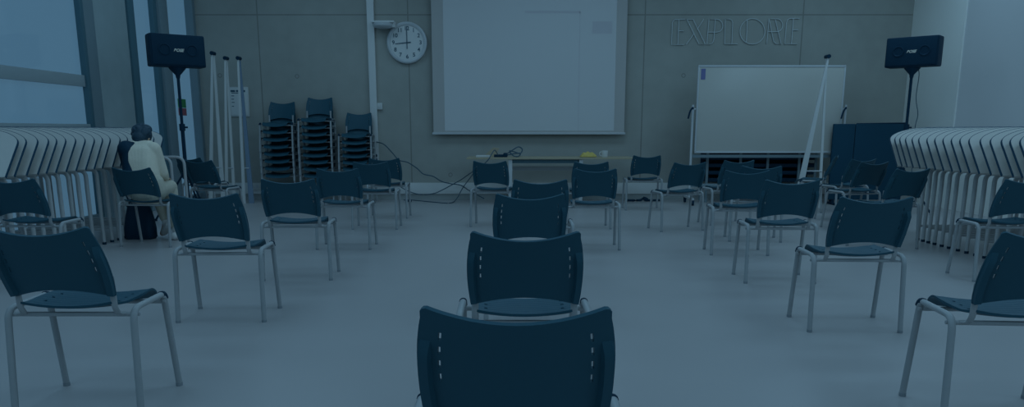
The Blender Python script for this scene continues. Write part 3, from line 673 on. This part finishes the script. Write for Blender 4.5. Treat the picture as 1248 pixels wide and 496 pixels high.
# yellow cloth and mug
xk = on_desk(717, 12.3); bm = B()
def cloth(u, v):
    r = max(abs(u), abs(v)); return Vector((xk + 0.135 * u * (1 - 0.12 * v * v), 12.3 + 0.09 * v * (1 - 0.1 * u * u), dz + 0.012 + 0.075 * (1 - r ** 3) * (0.75 + 0.25 * math.sin(6 * u + 2) * math.cos(5 * v))))
g = [-1 + 2 * k / 16 for k in range(17)]; grid_shell(bm, g, g, lambda i, j: False, cloth, 0.012, lambda u, v: Vector((0, 0, 1)))
tag(obj('yellow_cloth', bm, 'yellow', None, 60), 'crumpled yellow cloth lying on the desk', 'cloth')
xk = on_desk(737, 12.3); t = thing('mug', 'white mug standing right of the yellow cloth on the desk', 'mug', (xk, 12.3, dz))
bm = B(); prof = [(0.042, 0.0), (0.048, 0.01), (0.05, 0.105), (0.045, 0.105), (0.043, 0.012)]
rings = [[bm.verts.new((r * math.cos(2 * PI * q / 24), r * math.sin(2 * PI * q / 24), z)) for q in range(24)] for r, z in prof]
for r0, r1 in zip(rings, rings[1:]):
    for q in range(24): bm.faces.new((r0[q], r0[(q + 1) % 24], r1[(q + 1) % 24], r1[q]))
bm.faces.new(rings[0]); bm.faces.new(rings[-1]); obj('cup', bm, 'white', t)
bm = B(); tube(bm, smooth_path([(-0.045, 0, 0.085), (-0.075, 0, 0.08), (-0.082, 0, 0.05), (-0.07, 0, 0.025), (-0.045, 0, 0.022)], 5), 0.007, n=8, up=(0, 1, 0)); obj('handle', bm, 'white', t)

# ------------------------------------------------------------------ seated person seen from behind
def capsule(bm, a, b, ra, rb, n=16):
    """closed tapered limb segment with round ends"""
    a, b = Vector(a), Vector(b); d = (b - a)
    if d.length < 1e-5: d = Vector((0, 0, 1))
    d.normalize(); u = d.orthogonal().normalized(); w = d.cross(u); rings = []
    for c, r0, t0, t1 in ((a, ra, -90, 0), (b, rb, 0, 90)):
        for k in range(1 if t0 < 0 else 0, 6 if t0 < 0 else 5):
            t = math.radians(t0 + (t1 - t0) * k / 5); rr = r0 * math.cos(t); p = c + d * r0 * math.sin(t)
            rings.append([bm.verts.new(p + u * rr * math.cos(2 * PI * q / n) + w * rr * math.sin(2 * PI * q / n)) for q in range(n)])
    for r0, r1 in zip(rings, rings[1:]):
        for q in range(n): bm.faces.new((r0[q], r0[(q + 1) % n], r1[(q + 1) % n], r1[q]))
    bm.faces.new(list(reversed(rings[0]))); bm.faces.new(rings[-1])
def skin_mesh(bm, verts, edges):
    R_ = lambda r: r if not isinstance(r, tuple) else sum(r) / 2
    for a, b in edges: capsule(bm, verts[a][0], verts[b][0], R_(verts[a][1]), R_(verts[b][1]))
def torso(bm, pts):
    """pts: (centre, half width, half depth) rings joined by side-by-side capsules"""
    for (c0, w0, d0), (c1, w1, d1) in zip(pts, pts[1:]):
        for f in (-1, -0.5, 0, 0.5, 1):
            capsule(bm, Vector(c0) + Vector((f * (w0 - d0), 0, 0)), Vector(c1) + Vector((f * (w1 - d1), 0, 0)), d0, d1)
def remesh(bm, voxel, name, m, parent, smooth=2):
    me = bpy.data.meshes.new('tmp'); bm.to_mesh(me); bm.free(); o = bpy.data.objects.new('tmp', me); COL.objects.link(o)
    r = o.modifiers.new('r', 'REMESH'); r.mode = 'VOXEL'; r.voxel_size = voxel
    if smooth:
        s = o.modifiers.new('m', 'SMOOTH'); s.iterations = smooth; s.factor = 0.5
    bpy.context.view_layer.update()
    m2 = bpy.data.meshes.new_from_object(o.evaluated_get(bpy.context.evaluated_depsgraph_get())); bpy.data.objects.remove(o)
    m2.name = name; m2.materials.clear(); m2.materials.append(M[m]); m2.polygons.foreach_set('use_smooth', [True] * len(m2.polygons))
    q = bpy.data.objects.new(name, m2); COL.objects.link(q); q.parent = parent; return q
def ellipsoid(bm, c, r, rot=None, seg=20):
    vs = bmesh.ops.create_uvsphere(bm, u_segments=seg, v_segments=seg // 2 + 2, radius=1)['verts']
    for v in vs:
        q = Vector((v.co.x * r[0], v.co.y * r[1], v.co.z * r[2]))
        if rot: q = rot @ q
        v.co = q + Vector(c)
PX, PY_ = -3.83, 7.86
person = thing('person', 'person in a cream sweater sitting hunched with back turned, beside the left tables', 'person', (PX, PY_, 0))
# joints relative to (PX, PY_): +y is away from the camera
pel, wai, che, nkb = (0, 0.10, 0.575), (-0.01, 0.11, 0.72), (-0.06, 0.19, 0.93), (-0.09, 0.26, 1.025)
hed = Vector((-0.115, 0.335, 1.105))
shR, elR, wrR = (0.055, 0.20, 0.985), (0.095, 0.26, 0.74), (0.03, 0.48, 0.665)
shL, elL, wrL = (-0.245, 0.20, 0.975), (-0.26, 0.32, 0.74), (-0.10, 0.50, 0.66)
hiR, knR, anR = (0.075, 0.12, 0.56), (0.065, 0.50, 0.575), (0.125, 0.42, 0.115)
hiL, knL, anL = (-0.085, 0.12, 0.56), (-0.13, 0.54, 0.575), (0.0, 0.47, 0.20)
V = []; Eg = []
def addv(p, r, to=None):
    V.append((p, r)); i = len(V) - 1
    if to is not None: Eg.append((to, i))
    return i
i0 = addv(pel, 0.10); i1 = addv(wai, 0.09, i0); i2 = addv(che, 0.095, i1); i3 = addv(nkb, 0.060, i2); i4 = addv(tuple(hed - Vector((-0.005, 0.03, 0.055))), 0.048, i3); i4b = addv(tuple(hed), 0.05, i4)
def lerp(a, b, t): return tuple(Vector(a).lerp(Vector(b), t))
def limb(root, a, b, c, ra, rb, rc, rm):
    j = addv(a, ra, root); k = addv(lerp(a, b, 0.5), (ra + rb) / 2, j); k = addv(b, rb, k); k = addv(lerp(b, c, 0.35), rm, k); return addv(c, rc, k)
wR = limb(i2, shR, elR, wrR, 0.055, 0.040, 0.026, 0.037); wL = limb(i2, shL, elL, wrL, 0.055, 0.040, 0.026, 0.037)
aR = limb(i0, hiR, knR, anR, 0.088, 0.058, 0.036, 0.055); aL = limb(i0, hiL, knL, anL, 0.088, 0.058, 0.036, 0.055)
for an, dirv in ((aR, Vector((0.10, 0.95, -0.25))), (aL, Vector((-0.6, 0.6, -0.5)))):
    p = Vector(V[an][0]); dirv.normalize(); f = addv(tuple(p + dirv * 0.07 + Vector((0, 0, -0.05))), 0.034, an); addv(tuple(p + dirv * 0.17 + Vector((0, 0, -0.07))), 0.028, f)
bm = B(); skin_mesh(bm, V, Eg); torso(bm, [(pel, 0.16, 0.10), (wai, 0.14, 0.09), (che, 0.16, 0.095), (lerp(che, nkb, 0.7), 0.12, 0.06)])
# hands: palm and five fingers resting on the lap
for wr, s, d in ((wrR, 1, Vector((-0.55, 0.80, -0.10))), (wrL, -1, Vector((0.45, 0.85, -0.10)))):
    d.normalize(); side = d.cross(Vector((0, 0, 1))).normalized() * s; w0 = Vector(wr)
    HV = [(tuple(w0), 0.024), (tuple(w0 + d * 0.05), 0.024)]; HE = [(0, 1)]
    for k, (off, l) in enumerate(((-0.030, 0.058), (-0.010, 0.070), (0.010, 0.076), (0.030, 0.068))):
        b0 = w0 + d * 0.085 + side * off; n = len(HV)
        HV += [(tuple(b0), 0.010), (tuple(b0 + d * l * 0.5 + Vector((0, 0, -0.006))), 0.009), (tuple(b0 + d * l * 0.85 + Vector((0, 0, -0.028))), 0.008)]; HE += [(1, n), (n, n + 1), (n + 1, n + 2)]
    n = len(HV); HV += [(tuple(w0 + d * 0.035 + side * 0.040), 0.012), (tuple(w0 + d * 0.075 + side * 0.062 + Vector((0, 0, -0.01))), 0.010)]; HE += [(0, n), (n, n + 1)]
    skin_mesh(bm, HV, HE)
# head with face features, bowed forward
HR = Matrix.Rotation(math.radians(-38), 3, 'X')
def hp(x, y, z): return hed + HR @ Vector((x, y, z))
ellipsoid(bm, hp(0, 0, 0.01), (0.076, 0.095, 0.108), HR, 24); ellipsoid(bm, hp(0, 0.030, -0.065), (0.052, 0.058, 0.052), HR)
ellipsoid(bm, hp(0, 0.102, -0.015), (0.013, 0.020, 0.024), HR, 12); ellipsoid(bm, hp(0, 0.088, -0.060), (0.024, 0.010, 0.008), HR, 12)
for s in (-1, 1):
    ellipsoid(bm, hp(s * 0.078, -0.008, -0.01), (0.010, 0.020, 0.032), HR, 12); ellipsoid(bm, hp(s * 0.032, 0.086, 0.012), (0.014, 0.010, 0.008), HR, 10)
body = remesh(bm, 0.006, 'body', 'skin', person, 2)
# hair: full black cap with a loose bump at the back
bm = B(); ellipsoid(bm, hp(0, -0.016, 0.030), (0.096, 0.104, 0.106), HR, 28); ellipsoid(bm, hp(-0.035, -0.06, 0.055), (0.062, 0.055, 0.06), HR, 16); ellipsoid(bm, hp(0.045, -0.062, 0.02), (0.052, 0.05, 0.075), HR, 16); ellipsoid(bm, hp(0.03, -0.02, 0.10), (0.06, 0.06, 0.045), HR, 16); ellipsoid(bm, hp(0, -0.055, -0.03), (0.078, 0.058, 0.070), HR, 20); ellipsoid(bm, hp(0, -0.045, -0.075), (0.055, 0.045, 0.045), HR, 16)
for k in range(26):
    a = random.uniform(0, 2 * PI); b0 = random.uniform(-0.2, 1.2)
    p = (0.09 * math.cos(a) * math.cos(b0), -0.02 - abs(0.095 * math.sin(a) * math.cos(b0)), 0.03 + 0.098 * math.sin(b0)); ellipsoid(bm, hp(*p), (0.02, 0.02, 0.026), HR, 10)
remesh(bm, 0.006, 'hair', 'hair', person, 1)
# sweater
ba = (-0.01, 0.05, 0)
def off(p, x, y, z): return (p[0] + x, p[1] + y, p[2] + z)
bm = B(); torso(bm, [(off(pel, 0, -0.005, -0.045), 0.170, 0.122), (off(wai, -0.015, -0.01, 0), 0.165, 0.116), (off(lerp(wai, che, 0.55), -0.015, -0.02, 0), 0.172, 0.114), (off(che, -0.015, -0.015, 0.0), 0.178, 0.108), (lerp(che, nkb, 0.8), 0.145, 0.075), (off(nkb, -0.005, 0.02, 0.0), 0.07, 0.058)])
A_ = [(shR, 0.080), (lerp(shR, elR, 0.5), 0.073), (elR, 0.065), (lerp(elR, wrR, 0.5), 0.054), (lerp(elR, wrR, 0.93), 0.040)]
skin_mesh(bm, A_, [(0, 1), (1, 2), (2, 3), (3, 4)]); remesh(bm, 0.008, 'sweater', 'cream', person, 4)
# dark sleeve / shoulder panel on the left side
bm = B(); A_ = [(off(shL, 0.035, -0.03, 0.015), 0.090), (off(lerp(shL, elL, 0.5), 0.02, -0.01, 0), 0.085), (elL, 0.072), (lerp(elL, wrL, 0.5), 0.056), (lerp(elL, wrL, 0.93), 0.042), (off(nkb, -0.05, -0.04, -0.02), 0.060), (off(wai, -0.115, -0.035, 0.02), 0.095), (off(shL, 0.09, -0.035, -0.04), 0.098)]
skin_mesh(bm, A_, [(0, 1), (1, 2), (2, 3), (3, 4), (0, 5), (0, 7), (7, 6)]); remesh(bm, 0.008, 'dark_sleeve', 'black', person, 4)['label'] = 'black sleeve and shoulder panel'
# trousers
bm = B(); torso(bm, [(off(pel, 0, 0, -0.02), 0.195, 0.118), (off(pel, 0, 0, 0.06), 0.180, 0.112)])
for h, k, a in ((hiR, knR, anR), (hiL, knL, anL)):
    skin_mesh(bm, [(h, 0.100), (lerp(h, k, 0.5), 0.088), (k, 0.072), (lerp(k, a, 0.4), 0.068), (lerp(k, a, 0.90), 0.056)], [(0, 1), (1, 2), (2, 3), (3, 4)])
remesh(bm, 0.008, 'trousers', 'trouser', person, 4)
# shoes
for an, dirv in ((anR, Vector((0.10, 0.98, 0))), (anL, Vector((-0.55, 0.6, -0.45)))):
    dirv.normalize(); p = Vector(an); up = Vector((0, 0, 1)) - dirv * dirv.z; up.normalize()
    base = p - up * 0.072
    if an is anR: base.z = 0.043
    bm = B(); skin_mesh(bm, [(tuple(base - dirv * 0.05), 0.042), (tuple(base + dirv * 0.02), 0.043), (tuple(base + dirv * 0.11), 0.042), (tuple(base + dirv * 0.17), 0.032), (tuple(p + up * 0.01), 0.046)], [(0, 1), (1, 2), (2, 3), (1, 4)])
    remesh(bm, 0.006, 'shoe', 'white', person, 2)

# ------------------------------------------------------------------ tote bag under the chair
t = thing('tote_bag', 'black tote bag with thin handles on the floor beside the seated person', 'bag', (-4.125, 8.33, 0), 3); t.scale = (0.86, 1, 1)
bm = B(); rows = []
for k, (hw_, hd, z) in enumerate(((0.165, 0.075, 0.0), (0.185, 0.085, 0.02), (0.185, 0.085, 0.12), (0.175, 0.07, 0.24), (0.150, 0.05, 0.33), (0.135, 0.03, 0.375))):
    ring = []
    for q in range(28):
        a = 2 * PI * q / 28; c, s = math.cos(a), math.sin(a)
        ring.append(bm.verts.new((hw_ * math.copysign(abs(c) ** 0.45, c) + 0.02 * z + 0.006 * math.sin(5 * a + 9 * z), hd * math.copysign(abs(s) ** 0.6, s) + 0.006 * math.sin(3 * a + 14 * z), z + (0.012 * math.cos(2 * a) if k > 3 else 0))))
    rows.append(ring)
for r0, r1 in zip(rows, rows[1:]):
    for q in range(28): bm.faces.new((r0[q], r0[(q + 1) % 28], r1[(q + 1) % 28], r1[q]))
bm.faces.new(rows[0]); bm.faces.new(rows[-1]); obj('bag_body', bm, 'black', t, 60)
for y in (-0.045, 0.045):
    bm = B(); tube(bm, smooth_path([(-0.10, y, 0.33), (-0.13, y - 0.02, 0.42), (-0.16, y - 0.02, 0.52), (-0.14, y - 0.01, 0.565), (-0.11, y - 0.01, 0.48), (-0.03, y, 0.36)], 6), 0.012, 0.005, 8, up=(0, 1, 0)); obj('handle', bm, 'black', t)
